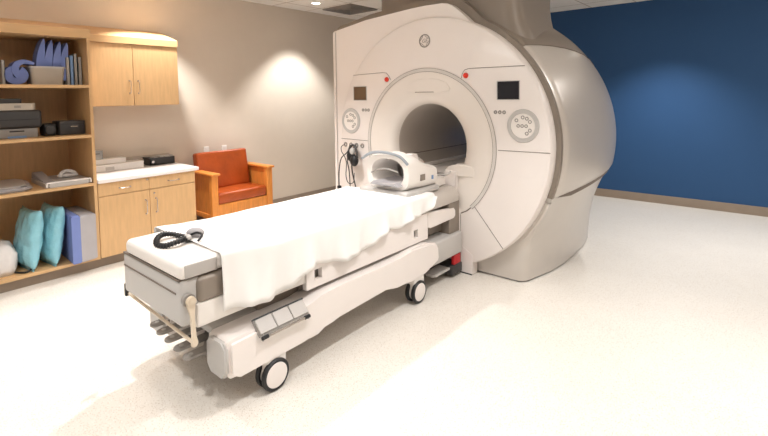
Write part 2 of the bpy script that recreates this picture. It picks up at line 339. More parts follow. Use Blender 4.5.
# books and binders
for y0, th, h, mt_, lab, ln in ((1.450, .028, .275, 'bookgray', 'grey slim binder right beside the putty bin', 0), (1.482, .03, .295, 'bookblue', 'light blue slim book among the grey binders', 0),
                         (1.518, .026, .315, 'bookgray', 'tallest thin grey binder on the top shelf', 0), (1.553, .03, .285, 'bookgray', 'grey binder nearest the right side panel of the bookcase', .0),
                         (.945, .025, .225, 'bookgray', 'thin pale folder upright at the left of the blue foam roll', 0)):
    t = thing('binder', lab, 'book', (-5.47, y0, 1.883), 'binders on the top shelf')
    bm = B(); x1 = -5.36; box(bm, -5.58, x1, y0, y0 + .003, 1.8835, 1.8835 + h); box(bm, -5.58, x1, y0 + th - .003, y0 + th, 1.8835, 1.8835 + h); box(bm, x1 - .003, x1, y0, y0 + th, 1.8835, 1.8835 + h)
    obj('cover', bm, mt_, t); obj('pages', box(B(), -5.575, x1 - .004, y0 + .004, y0 + th - .004, 1.886, 1.875 + h), 'paper', t)
# second shelf
Z2 = 1.3855
t = thing('equipment_case', 'grey case with a dark slot at the bottom of the shelf stack', 'case', (-5.5, 1.0, Z2))
obj('case_body', box(B(), -5.70, -5.36, .72, 1.19, Z2, Z2 + .088, .008), 'mgray', t, True)
obj('slot', box(B(), -5.361, -5.358, .975, 1.085, Z2 + .058, Z2 + .070), 'black', t)
obj('blue_foot_strip', box(B(), -5.361, -5.357, .96, 1.10, Z2 + .002, Z2 + .02), 'bookblue', t)
t = thing('black_case', 'bulky black soft case in the middle of the shelf stack', 'case', (-5.5, .95, Z2 + .089))
obj('case_body', box(B(), -5.72, -5.345, .68, 1.228, Z2 + .089, Z2 + .262, .03, 4), 'dgray', t, True)
obj('zipper', box(B(), -5.3455, -5.342, .71, 1.2, Z2 + .17, Z2 + .176), 'black', t)
t = thing('cardboard_box', 'pale box with rounded corners lying on top of the black case', 'box', (-5.52, .95, Z2 + .2625))
obj('box_body', prism(B(), rrect(-5.68, -5.36, .70, 1.19, .05), 2, Z2 + .2625, Z2 + .325, .004), 'bin', t, True)
obj('printed_mark', box(B(), -5.361, -5.3585, 1.02, 1.07, Z2 + .282, Z2 + .305), 'mgray', t)
tag(obj('flat_folder', prism(B(), rrect(-5.66, -5.38, .72, 1.085, .02), 2, Z2 + .3255, Z2 + .37, .004), 'dgray', None, True), 'thin dark folder topmost on the shelf stack', 'folder')
t = thing('black_camera', 'small black device between the stack and the dark recorder', 'device', (-5.45, 1.3, Z2))
obj('device_body', box(B(), -5.56, -5.38, 1.245, 1.345, Z2, Z2 + .12, .015), 'black', t, True)
bm = B(); disc(bm, (-5.379, 1.295, Z2 + .06), .04, .018, 'x', 24, .004); obj('lens_ring', bm, 'dgray', t, True)
t = thing('recorder_box', 'dark grey box with a silver handle on the second shelf', 'box', (-5.48, 1.48, Z2))
obj('box_body', box(B(), -5.60, -5.35, 1.365, 1.585, Z2, Z2 + .14, .008), 'dgray', t, True)
bm = B(); tube(bm, [(-5.35, 1.45, Z2 + .085), (-5.335, 1.455, Z2 + .085), (-5.335, 1.51, Z2 + .085), (-5.35, 1.515, Z2 + .085)], .005, 8); obj('handle', bm, 'chrome', t, True)
obj('lid_seam', box(B(), -5.3505, -5.349, 1.372, 1.578, Z2 + .108, Z2 + .112), 'black', t)
# third shelf
Z3 = .8965
bm = B(); prism(bm, [(-5.86, .70), (-5.24, .70), (-5.24, 1.04), (-5.30, 1.11), (-5.72, 1.16), (-5.86, 1.1)], 2, Z3, Z3 + .035, .012, 3)
t = thing('gray_cushion', 'flat grey pad with a cut corner on the third shelf', 'pad', (-5.55, .93, Z3)); obj('pad', bm, 'foamgray', t, True)
obj('top_layer', prism(B(), [(-5.84, .72), (-5.27, .72), (-5.27, 1.02), (-5.33, 1.07), (-5.70, 1.12), (-5.84, 1.08)], 2, Z3 + .0352, Z3 + .05, .006), 'lgray', t, True)
t = thing('white_pad', 'white vinyl pad with raised edge on the third shelf', 'pad', (-5.55, 1.4, Z3))
bm = B(); prism(bm, rrect(-5.80, -5.225, 1.20, 1.58, .03), 2, Z3, Z3 + .04, .012, 3); obj('pad', bm, 'lgray', t, True)
bm = B(); tube(bm, catmull([(-5.226, 1.205, Z3 + .006), (-5.226, 1.207, Z3 + .04), (-5.226, 1.23, Z3 + .048), (-5.226, 1.4, Z3 + .048), (-5.226, 1.55, Z3 + .048), (-5.226, 1.572, Z3 + .04), (-5.226, 1.575, Z3 + .006)], 4), .007, 8); obj('piping', bm, 'paper', t, True)
bm = B(); prism(bm, [(-5.80, Z3 + .04), (-5.30, Z3 + .04), (-5.45, Z3 + .052), (-5.78, Z3 + .10)], 1, 1.21, 1.30, .01); obj('side_bolster', bm, 'foamgray', t, True)
bm = B(); tube(bm, catmull([(-5.50, 1.38, Z3 + .055), (-5.50, 1.40, Z3 + .095), (-5.52, 1.45, Z3 + .11), (-5.50, 1.50, Z3 + .095), (-5.50, 1.53, Z3 + .055)], 5), .018, 10)
ellipsoid(bm, (-5.55, 1.46, Z3 + .062), (.08, .09, .025)); tag(obj('cloth_roll', bm, 'linen', None, True), 'small bundled white cloth on top of the white pad', 'cloth')
# bottom shelf
Z4 = .1305
bm = B(); rows = []
random.seed(3)
for z, s in ((0, 1), (.05, 1.05), (.10, 1.03), (.17, .98), (.22, .94), (.265, .88), (.28, .6)):
    row = []
    for k in range(28):
        a = 2 * PI * k / 28; cx, cy = math.cos(a), math.sin(a); rx, ry = .20 * s, .22 * s
        x = -5.50 + rx * math.copysign(abs(cx) ** .28, cx); y = .74 + ry * math.copysign(abs(cy) ** .28, cy)
        q = noise.noise(Vector((x * 7, y * 7, z * 8))) * .055; row.append(Vector((x + q * cx, y + q * cy, Z4 + z + (q * .5 if z > 0 else 0))))
    rows.append(row)
loft(bm, rows); t = thing('folded_linen', 'crumpled grey white linen bundle on the bottom shelf', 'linen', (-5.5, .8, Z4)); obj('bundle', bm, 'linen', t, True, 80)
bm = B(); tube(bm, catmull([(-5.34, .93, Z4 + .012), (-5.27, .98, Z4 + .01), (-5.24, 1.02, Z4 + .012), (-5.26, 1.06, Z4 + .03), (-5.32, 1.06, Z4 + .012)], 5), .009, 8); obj('black_strap', bm, 'black', t, True)
def pillow(y, lean, x0, hh, lab, rz):
    t = thing('pillow', lab, 'pillow', (-5.4, y, Z4), 'teal plastic covered pillows'); bm = B(); N = 22; rows = []
    W, H, T = .42, hh, .078
    for side in (1, -1):
        rows = []
        for i in range(N + 1):
            row = []
            for j in range(N + 1):
                u, v = i / N * 2 - 1, j / N * 2 - 1
                th = T * ((1 - abs(u) ** 2.4) * (1 - abs(v) ** 2.4)) ** .45
                pin = 1 - .07 * (1 - abs(v) ** 2) * abs(u) ** 6; pin2 = 1 - .07 * (1 - abs(u) ** 2) * abs(v) ** 6
                wr = noise.noise(Vector((u * 3 + y * 9, v * 3, side * 2))) * .014 * (1 - u ** 6)
                row.append(Vector((u * W / 2 * pin, side * (th + wr * (th > .003)), v * H / 2 * pin2)))
            rows.append(row)
        grid(bm, rows)
    bmesh.ops.remove_doubles(bm, verts=bm.verts, dist=1e-3)
    mx = Matrix.Translation((x0, y, Z4 + H / 2 * math.cos(lean) + .01)) @ Matrix.Rotation(rz, 4, 'Z') @ Matrix.Rotation(lean, 4, 'X')
    bmesh.ops.transform(bm, matrix=mx, verts=bm.verts); obj('pillow_body', bm, 'teal', t, True, 120)
    bm = B(); prism(bm, [(-W / 2 + .02, -H / 2 - .012), (W / 2 - .02, -H / 2 - .012), (W / 2 - .02, -H / 2 + .03), (-W / 2 + .02, -H / 2 + .03)], 1, -.006, .006, .003)
    bmesh.ops.transform(bm, matrix=mx, verts=bm.verts); obj('folded_hem', bm, 'teal', t, True)
pillow(1.08, math.radians(-8), -5.42, .565, 'left teal plastic covered pillow leaning on the bottom shelf', math.radians(8))
pillow(1.255, math.radians(-8), -5.42, .57, 'right teal plastic covered pillow next to the blue and grey foam block', math.radians(8))
t = thing('foam_block', 'blue and grey foam positioning block on the bottom shelf', 'foam block', (-5.35, 1.5, Z4))
obj('blue_half', prism(B(), [(-5.72, 1.385), (-5.13, 1.36), (-5.13, 1.435), (-5.72, 1.46)], 2, Z4, .60, .008), 'foamblue', t, True)
obj('gray_half', prism(B(), [(-5.72, 1.4605), (-5.13, 1.4355), (-5.17, 1.583), (-5.72, 1.585)], 2, Z4, .59, .008), 'foamgray', t, True)

# ------------------------------------------------------------------ armchair
t = thing('armchair', 'honey oak armchair with orange vinyl cushions against the left wall', 'armchair', (-5.5, 3.34, 0))
AX0, AX1, AY0, AY1 = -5.88, -5.25, 2.89, 3.79
for y in (AY0, AY1 - .085):
    obj('leg', box(B(), AX1 - .07, AX1, y, y + .085, 0, .762, .006), 'chairwood', t, True)
    obj('leg', box(B(), AX0, AX0 + .06, y, y + .085, 0, .762, .006), 'chairwood', t, True)
    bm = B(); box(bm, AX0 + .06, AX1 - .07, y + .03, y + .055, .22, .762); obj('side_panel', bm, 'chairwood', t)
    obj('side_rail', box(B(), AX0 + .06, AX1 - .07, y + .015, y + .07, .20, .26, .003), 'chairwood', t, True)
    obj('armrest', box(B(), AX0 - .0, AX1 + .035, y - .015, y + .10, .762, .79, .006), 'chairwood', t, True)
obj('front_rail', box(B(), AX1 - .045, AX1 - .01, AY0 + .085, AY1 - .085, .24, .385, .003), 'chairwood', t, True)
obj('back_rail', box(B(), AX0, AX0 + .03, AY0 + .085, AY1 - .085, .22, .80, .003), 'chairwood', t, True)
obj('seat_deck', box(B(), AX0 + .03, AX1 - .045, AY0 + .055, AY1 - .055, .35, .385), 'chairwood', t)
bm = B(); box(bm, -5.80, AX1 - .005, AY0 + .09, AY1 - .09, .386, .525, .03, 4); obj('seat_cushion', bm, 'leather', t, True)
bm = B(); box(bm, -.065, .065, AY0 + .05, AY1 - .10, -.24, .265, .03, 4); bmesh.ops.transform(bm, matrix=Matrix.Translation((-5.73, 0, .745)) @ Matrix.Rotation(math.radians(-9), 4, 'Y'), verts=bm.verts)
obj('back_cushion', bm, 'leather', t, True)

# ------------------------------------------------------------------ MRI scanner
CX, CZ = -2.65, 1.26
BX, BZ = -2.677, 1.223              # centre of the bore and its ring
scan = thing('mri_scanner', 'large white and silver ring shaped MRI scanner with open bore', 'MRI scanner', (CX, 4.8, 0))
FY = 3.82
# front disc with its rounded rim
bm = B(); prof = [(.738, FY + .03), (.738, FY), (1.225, FY), (1.245, FY + .008), (1.256, FY + .028), (1.258, FY + .12), (.738, FY + .12)]
lathe(bm, prof, (CX, 0, CZ), n=128); obj('front_cover', bm, 'white', scan, True)
# flared mouth and liner
bm = B(); lathe(bm, [(.755, FY + .01), (.755, FY - .001), (.70, FY - .002), (.60, FY + .002), (.54, FY + .010), (.485, FY + .026), (.452, FY + .05), (.434, FY + .075), (.426, FY + .10)], (BX, 0, BZ), n=96); obj('bore_flare', bm, 'flare', scan, True, 60)
bm = B(); lathe(bm, [(.427, FY + .10), (.420, FY + .12), (.415, 5.60), (.42, 5.70), (.46, 5.78)], (BX, 0, BZ), n=96); obj('bore_liner', bm, 'bore', scan, True)
for a in (200, 340):
    r = math.radians(a); bm = B(); tube(bm, [(BX + .417 * math.cos(r), 3.95, BZ + .417 * math.sin(r)), (BX + .413 * math.cos(r), 5.6, BZ + .413 * math.sin(r))], .004, 6); obj('liner_seam', bm, 'seam', scan, True)
# gray ring with a gap at the bottom
a0, a1 = math.radians(-47), math.radians(227)
bm = B(); lathe(bm, [(.752, FY + .004), (.754, FY - .006), (.785, FY - .006), (.787, FY + .004)], (BX, 0, BZ), a0=a0, a1=a1, n=110); obj('accent_ring', bm, 'ring', scan, True)
bm = B()
for r in (.752, .787): lathe(bm, [(r - .0018, FY - .0075), (r + .0018, FY - .0075)], (BX, 0, BZ), a0=a0, a1=a1, n=110)
obj('ring_outline', bm, 'seam', scan)
# white shoulder panel behind the disc
sh = [(-2.49, 2.638), (-2.43, 2.628), (-2.376, 2.604), (-2.254, 2.503), (-2.158, 2.407), (-2.095, 2.362), (-2.034, 2.325), (-1.923, 2.245), (-1.845, 2.19)]
top = [(-3.995, 2.518), (-3.518, 2.588), (-2.883, 2.634), (-2.69, 2.641)]
ia = [(CX + 1.17 * math.cos(math.radians(a)), CZ + 1.17 * math.sin(math.radians(a))) for a in range(46, 250, 6)]
bm = B(); prism(bm, [(-3.995, 0.02)] + top + sh + ia + [(-3.05, .02)], 1, FY + .03, FY + .115, .005); obj('shoulder_panel', bm, 'white', scan, True)
bm = B(); prism(bm, [(-4.055, 0.01), (-4.055, 2.495), (-4.045, 2.508), (-3.999, 2.518), (-3.999, .01)], 1, FY + .03, FY + .2, .01); obj('left_edge_panel', bm, 'white', scan, True)
bm = B(); tube(bm, [(-3.997, FY + .0295, .02), (-3.997, FY + .0295, 2.50)], .0015, 6); obj('panel_seam', bm, 'seam', scan)
# taupe frame behind the white face
off = [(-4.10, 2.54), (-4.02, 2.585), (-3.518, 2.665), (-2.883, 2.715), (-2.69, 2.722), (-2.47, 2.715), (-2.37, 2.69), (-2.30, 2.65), (-2.20, 2.56), (-2.10, 2.46), (-2.04, 2.415), (-1.97, 2.375), (-1.87, 2.31), (-1.79, 2.245)]
R1 = 1.30
arc = [(CX + R1 * math.cos(math.radians(a)), CZ + R1 * math.sin(math.radians(a))) for a in range(46, -23, -3)]
arc2 = [(CX + 1.1 * math.cos(math.radians(a)), CZ + 1.1 * math.sin(math.radians(a))) for a in range(-22, 47, 4)]
bm = B(); prism(bm, [(-4.10, .01)] + off + arc + arc2 + [(-2.0, 2.1), (-2.3, 2.4), (-3.6, 2.3), (-3.95, .01)], 1, FY + .117, FY + .19, .012, 3); obj('rim_frame', bm, 'taupe', scan, True)
bm = B(); lathe(bm, [(1.1, FY + .118), (1.285, FY + .118), (1.30, FY + .13), (1.30, FY + .17), (1.1, FY + .18)], (CX, 0, CZ), a0=math.radians(-64), a1=math.radians(-22.2), n=30); obj('lower_rim', bm, 'silver', scan, True)
# barrel
YS = [(3.98, 1.285), (4.0, 1.318), (4.06, 1.335), (4.2, 1.368), (4.4, 1.405), (4.6, 1.432), (4.8, 1.447), (5.0, 1.447), (5.2, 1.425), (5.4, 1.385), (5.55, 1.335), (5.68, 1.26), (5.76, 1.16), (5.80, 1.0), (5.81, .46)]
def Rb(y):
    for (a, r), (b_, s) in zip(YS, YS[1:]):
        if a <= y <= b_: return r + (s - r) * (y - a) / (b_ - a)
    return YS[0][1] if y < YS[0][0] else YS[-1][1]
def barrel(name, th0, th1, mt_, n=40):
    bm = B(); rows = []
    for y, r in YS:
        t0, t1 = (th(y) if callable(th) else th for th in (th0, th1))
        rows.append([Vector((CX + r * math.cos(t0 + (t1 - t0) * k / n), y, CZ + r * math.sin(t0 + (t1 - t0) * k / n))) for k in range(n + 1)])
    grid(bm, rows); return obj(name, bm, mt_, scan, True, 50)
def zs(y): return min(.83 + (y - 3.98) * .13, 1.0)
def ths(y): return math.asin(max(-.99, (zs(y) - CZ) / Rb(y)))
def thu(y): return math.radians(44 - (y - 4) * 7)
barrel('side_panel', ths, thu, 'silver'); barrel('top_cover', lambda y: thu(y) + .006, lambda y: PI - thu(y) - .006, 'taupe')
barrel('side_panel', lambda y: PI - thu(y), lambda y: PI - ths(y), 'silver')
bm = B(); pts = [(CX + (Rb(y) + .001) * math.cos(thu(y) + .003), y, CZ + (Rb(y) + .001) * math.sin(thu(y) + .003)) for y in [4.0 + .1 * k for k in range(16)]]
tube(bm, pts, .005, 6); obj('cover_seam', bm, 'seam', scan)
# dark groove under the side panel
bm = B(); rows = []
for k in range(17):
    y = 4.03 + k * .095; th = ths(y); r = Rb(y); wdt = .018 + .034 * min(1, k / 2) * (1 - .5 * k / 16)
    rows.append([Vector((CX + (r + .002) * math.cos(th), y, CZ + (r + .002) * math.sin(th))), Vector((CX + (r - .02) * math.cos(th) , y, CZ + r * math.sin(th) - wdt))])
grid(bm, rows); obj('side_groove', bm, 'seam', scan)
# lower skirt: floor footprint flaring up to the barrel
def skirt(sgn, name):
    base = [(-2.65, 3.94), (-2.11, 3.935), (-1.80, 3.935), (-1.73, 3.94), (-1.685, 3.965), (-1.66, 4.02), (-1.58, 4.37), (-1.555, 4.65), (-1.555, 4.907), (-1.57, 5.34), (-1.62, 5.66), (-1.66, 5.75), (-1.74, 5.79), (-2.0, 5.81), (-2.65, 5.81)]
    topy = [3.94, 3.94, 3.945, 3.95, 3.96, 4.0, 4.37, 4.65, 4.907, 5.34, 5.62, 5.70, 5.76, 5.80, 5.81]
    rows = []; n = 14
    for (bx, by), ty in zip(base, topy):
        i = topy.index(ty); zt = zs(ty); tx = CX + math.sqrt(max(.01, Rb(ty) ** 2 - (zt - CZ) ** 2)) - .02
        if i == 0: tx = -2.65
        if i == 1: tx = -2.0
        if i == 2: tx = -1.62
        if i == 3: tx = -1.48
        if i == 4: tx = -1.43
        if i >= 12: tx = -1.75 if i == 12 else (-2.1 if i == 13 else -2.65)
        row = []
        for k in range(n + 1):
            v = k / n; e = v ** 1.9; z = .012 + (zt - .02) * v
            x = bx + (tx - bx) * e; y = by + (ty - by) * e
            row.append(Vector((CX + sgn * (x - CX), y, z)))
        rows.append(row)
    bm = B(); grid(bm, rows); obj(name, bm, 'silver', scan, True, 40)
skirt(1, 'lower_skirt'); skirt(-1, 'lower_skirt')
bm = B(); prism(bm, [(-3.56, 3.96), (-1.74, 3.955), (-1.67, 4.03), (-1.57, 4.65), (-1.57, 4.95), (-1.63, 5.66), (-1.76, 5.79), (-3.5, 5.79), (-3.65, 5.6), (-3.73, 4.9), (-3.65, 4.0)], 2, .0, .03); obj('plinth', bm, 'black', scan)
# ceiling turret with flared foot
bm = B(); rows = []
for z, g in ((ZC - .002, 0), (2.9, 0), (2.62, .0), (2.52, .02), (2.44, .05), (2.38, .09), (2.32, .14), (2.25, .18), (2.0, .18)):
    rows.append([Vector((p[0], p[1], z)) for p in rrect(-3.50 - g * .5, -1.80 + g * .55, 4.02, 5.0 + g * .4, .16 + g * .3, 8)])
loft(bm, rows); obj('ceiling_turret', bm, 'taupe', scan, True, 60)
bm = B(); tube(bm, [(-3.3, 4.018, 2.88), (-2.0, 4.018, 2.88)], .004, 6); tube(bm, [(-2.05, 4.018, 2.66), (-2.05, 4.018, 3.14)], .005, 6); obj('turret_seam', bm, 'seam', scan)
bm = B(); tube(bm, [(-2.80, 3.99, 2.70), (-2.80, 3.99, 2.85), (-2.80, 4.0, 3.14)], .012, 8); obj('vent_cable', bm, 'dgray', scan, True)
# pedestal that docks the table
bm = B(); prism(bm, [(-3.16, .005), (-2.14, .005), (-2.14, .20), (-2.30, .30), (-3.0, .30), (-3.16, .20)], 1, FY - .004, FY + .10, .003); obj('pedestal', bm, 'white', scan, True)
bm = B(); prism(bm, [(-3.03, .012), (-2.268, .012), (-2.268, .60), (-2.31, .66), (-2.31, .99), (-2.42, 1.0), (-2.42, .93), (-2.88, .93), (-2.88, 1.0), (-2.99, .99), (-2.99, .66), (-3.03, .60)], 1, FY - .03, FY + .16, .008, 3); obj('front_column', bm, 'white', scan, True)
bm = B(); box(bm, -3.13, -2.145, FY - .006, FY + .12, 0, .012); obj('pedestal_foot', bm, 'black', scan)
for s_ in (1, -1):
    q_ = [(-2.47, .94), (-2.12, .94), (-2.10, 1.03), (-2.14, 1.06), (-2.31, 1.065), (-2.36, 1.04), (-2.41, 1.035), (-2.45, .99)]
    bm = B(); prism(bm, [(x if s_ > 0 else 2 * CX - x, z) for x, z in q_], 1, FY - .002, FY + .25, .012, 3); obj('bridge_shoulder', bm, 'flare', scan, True)
bm = B(); box(bm, -2.95, -2.36, FY - .02, 5.7, .86, .93, .01); box(bm, -2.99, -2.93, FY + .02, 5.7, .93, .97, .01); box(bm, -2.37, -2.31, FY + .02, 5.7, .93, .97, .01); obj('bore_track', bm, 'white2', scan, True)
# seams on the face
def line(pts, r=.003, m_='seam', nm='panel_seam'):
    bm = B(); tube(bm, [(x, FY - .0005, z) for x, z in pts], r, 6); return obj(nm, bm, m_, scan)
line([(-3.686, 1.975), (-3.24, 1.988), (-3.19, 1.982), (-3.155, 1.95), (-3.13, 1.905)]); line([(-2.255, 1.895), (-2.246, 1.94), (-2.22, 1.972), (-2.174, 1.984), (-1.626, 1.983)])
line([(-1.875, 1.229), (-1.40, 1.236)]); line([(-3.90, 1.233), (-3.43, 1.226)]); line([(-2.123, .679), (-1.826, .325)]); line([(-3.177, .679), (-3.47, .325)])
line([(-2.27, .585), (-2.20, .62), (-2.123, .685)], .005); line([(-2.262, .58), (-2.262, .03)], .0025).location.y -= .0135
# handle recess above the bore
bm = B(); pts = [(-2.92, 1.80), (-2.90, 1.775), (-2.80, 1.762), (-2.50, 1.762), (-2.40, 1.775), (-2.38, 1.80), (-2.42, 1.86), (-2.52, 1.895), (-2.65, 1.905), (-2.78, 1.895), (-2.88, 1.86)]
prism(bm, pts, 1, FY - .006, FY + .01, .004, 3); obj('light_window', bm, 'flare', scan, True); line([(-2.80, 1.768), (-2.57, 1.768)], .003).location.y -= .007
# logo roundel: ring and monogram
lg = obj('logo_ring', (lambda b: (lathe(b, [(.056, FY - .001), (.058, FY - .006), (.066, FY - .006), (.068, FY - .001)], (-2.68, 0, 2.285), n=40), b)[1])(B()), 'mgray', scan, True)
for k in range(4):
    a = k * PI / 2 + .4; bm = B(); tube(bm, catmull([(-2.68 + .054 * math.cos(a), FY - .003, 2.285 + .054 * math.sin(a)), (-2.68 + .043 * math.cos(a + .4), FY - .003, 2.285 + .043 * math.sin(a + .4)), (-2.68 + .052 * math.cos(a + 1.1), FY - .003, 2.285 + .052 * math.sin(a + 1.1))], 4), .003, 6); obj('logo_flourish', bm, 'mgray', lg)
def text(body, size, loc, m_, parent, name='lettering', rot=(PI / 2, 0, 0), ext=.0008, shear=0):
    cu = bpy.data.curves.new(name, 'FONT'); cu.body = body; cu.size = size; cu.align_x = 'CENTER'; cu.align_y = 'CENTER'; cu.extrude = ext; cu.shear = shear
    tmp = bpy.data.objects.new('tmp', cu); COL.objects.link(tmp); bpy.context.view_layer.update(); me = bpy.data.meshes.new_from_object(tmp.evaluated_get(bpy.context.evaluated_depsgraph_get())); me = me.copy(); bpy.data.objects.remove(tmp)
    me.materials.clear(); me.materials.append(M[m_]); o = bpy.data.objects.new(name, me); COL.objects.link(o); o.rotation_euler = rot; o.parent = parent
    base = parent
    while base.parent: base = base.parent
    o.location = Vector(loc) - base.location
    if parent is not base: o.location = Vector(loc)
    return o
text('GE', .055, (-2.68, FY - .004, 2.284), 'mgray', lg, 'monogram', shear=.3).location = (-2.68, FY - .004, 2.284)
for o in list(lg.children):
    if not o.name.startswith('monogram'): o.location = (0, 0, 0)
# control dials, screens, buttons
for dx, dz, r0 in ((-1.641, 1.459, .148), (-3.735, 1.447, .148)):
    bm = B(); lathe(bm, [(.108, FY - .003), (.112, FY - .012), (.14, FY - .012), (.148, FY)], (dx, 0, dz), n=56); dl = obj('control_dial', bm, 'lgray', scan, True)
    bm = B(); disc(bm, (dx, FY - .008, dz), .109, .01, n=48); p = obj('keypad_plate', bm, 'white2', dl); p.location = (0, 0, 0)
    for a in (140, 90, 60, 30, -30, -60): 
        bm = B(); c = (dx + .075 * math.cos(math.radians(a)), 0, dz + .075 * math.sin(math.radians(a))); lathe(bm, [(.009, FY - .0085), (.010, FY - .011), (.016, FY - .011), (.017, FY - .008)], c, n=20); p = obj('key', bm, 'mgray', dl, True); p.location = (0, 0, 0)
    for k in (-1, 0, 1):
        bm = B(); lathe(bm, [(.008, FY - .0085), (.009, FY - .011), (.015, FY - .011), (.016, FY - .008)], (dx - .005 + k * .036, 0, dz), n=20); p = obj('key', bm, 'mgray', dl, True); p.location = (0, 0, 0)
for x0, x1, z0, z1, m_ in ((-1.882, -1.676, 1.692, 1.852, 'screen'), (-3.679, -3.486, 1.69, 1.84, 'brownscreen')):
    f = obj('display_screen', box(B(), x0, x1, FY - .004, FY + .004, z0, z1, .002, 1), m_, scan); b2 = obj('display_bezel', (lambda b: [box(b, x0 - .006, x1 + .006, FY - .006, FY + .002, z1, z1 + .006), box(b, x0 - .006, x1 + .006, FY - .006, FY + .002, z0 - .006, z0), box(b, x0 - .006, x0, FY - .006, FY + .002, z0, z1), box(b, x1, x1 + .006, FY - .006, FY + .002, z0, z1)] and b)(B()), 'lgray', scan)
for x, z in ((-2.206, 1.919), (-3.181, 1.911)):
    bm = B(); lathe(bm, [(.0001, FY - .022), (.02, FY - .02), (.026, FY - .012), (.026, FY)], (x, 0, z), n=24); obj('stop_button', bm, 'red', scan, True)
for cx_ in (-1.86, -3.50):
    for k in (-1, 0, 1):
        bm = B(); lathe(bm, [(.006, FY - .001), (.007, FY - .004), (.0165, FY - .004), (.0175, FY)], (cx_ + k * .042, 0, 1.576), n=20); obj('indicator_button', bm, 'mgray', scan, True)
# socket strip on the left
for k, x in enumerate((-3.83, -3.74, -3.65, -3.56)):
    bm = B(); lathe(bm, [(.012, FY + .0), (.014, FY - .008), (.026, FY - .008), (.028, FY)], (x, 0, 1.165), n=20); obj('socket', bm, 'mgray', scan, True)
# things hanging on the scanner
t = thing('headphones', 'black headphones with a cable hanging from the left of the scanner face', 'headphones', (-3.65, 3.76, .6))
for c in ((-3.685, 3.755, 1.045), (-3.60, 3.72, 1.0)):
    bm = B(); ellipsoid(bm, c, (.055, .04, .065)); obj('ear_cup', bm, 'black', t, True)
bm = B(); tube(bm, catmull([(-3.70, 3.76, 1.05), (-3.72, 3.77, 1.12), (-3.67, 3.77, 1.17), (-3.60, 3.75, 1.14), (-3.57, 3.74, 1.03)], 6), .014, 8); obj('headband', bm, 'dgray', t, True)
bm = B(); ellipsoid(bm, (-3.655, 3.75, 1.10), (.035, .03, .045)); obj('cushion_pad', bm, 'lgray', t, True)
bm = B(); tube(bm, catmull([(-3.66, 3.74, .98), (-3.66, 3.75, .86), (-3.62, 3.75, .72), (-3.58, 3.75, .60)], 6), .007, 6); obj('cable', bm, 'black', t, True)
bm = B(); tube(bm, catmull([(-3.83, 3.80, 1.165), (-3.845, 3.76, 1.14), (-3.85, 3.77, 1.08), (-3.80, 3.765, 1.03), (-3.77, 3.765, .95), (-3.78, 3.765, .80), (-3.74, 3.765, .72), (-3.66, 3.765, .74), (-3.645, 3.765, .85)], 6), .005, 6)
tag(obj('looped_cable', bm, 'dgray', None, True), 'thin dark cable looping down from the sockets on the scanner face', 'cable')
bm = B(); tube(bm, catmull([(-3.74, 3.80, 1.165), (-3.76, 3.77, 1.08), (-3.86, 3.77, 1.0), (-3.90, 3.77, .85), (-3.905, 3.77, .66), (-3.90, 3.77, .45)], 6), .0065, 6); box(bm, -3.92, -3.88, 3.75, 3.79, .63, .67, .006)
tag(obj('hanging_cable', bm, 'black', None, True), 'thick black cable with an inline clip hanging down the left edge of the scanner', 'cable')
bm = B(); tube(bm, catmull([(-3.65, 3.80, 1.165), (-3.70, 3.77, 1.10), (-3.745, 3.755, 1.0), (-3.715, 3.755, .85), (-3.70, 3.755, .55)], 6), .006, 6)
tag(obj('straight_cable', bm, 'black', None, True), 'straight black cable hanging behind the headphones', 'cable')

# ------------------------------------------------------------------ patient table
tb = thing('patient_table', 'long white and grey wheeled MRI patient table docked to the scanner', 'patient table', (-2.68, 2.4, 0))
bm = B(); box(bm, -3.03, -2.285, 1.065, 1.34, .552, .800, .022, 4); obj('end_shell', bm, 'lgray', tb, True)
bm = B(); box(bm, -3.01, -2.335, 1.061, 1.068, .722, .730); obj('end_slot', bm, 'seam', tb)
bm = B(); box(bm, -3.02, -2.30, 1.0635, 1.32, .796, .804); obj('shell_groove', bm, 'seam', tb)
bm = B(); box(bm, -2.40, -2.262, 1.145, 1.345, .655, .80, .035, 5); obj('side_grip', bm, 'taupe', tb, True)
bm = B(); box(bm, -3.06, -2.272, 1.14, 1.95, .528, .66, .012, 3); obj('side_skirt', bm, 'white2', tb, True)
bm = B(); box(bm, -2.96, -2.36, 1.9, 3.80, .44, .80, .02); obj('core_beam', bm, 'taupe', tb, True)
bm = B(); box(bm, -3.03, -2.33, 1.25, 3.79, .78, .852, .02, 3); obj('cradle', bm, 'lgray', tb, True)
bm = B(); rows = []
prof = [(-.025, 0), (0, .03), (0, .075)]
box(bm, -2.975, -2.275, 1.058, 1.36, .804, .893, .03, 5); obj('head_pad', bm, 'white2', tb, True)
bm = B(); box(bm, -2.278, -2.271, 1.085, 1.265, .812, .882, .004); obj('pad_side_plate', bm, 'plate', tb, True)
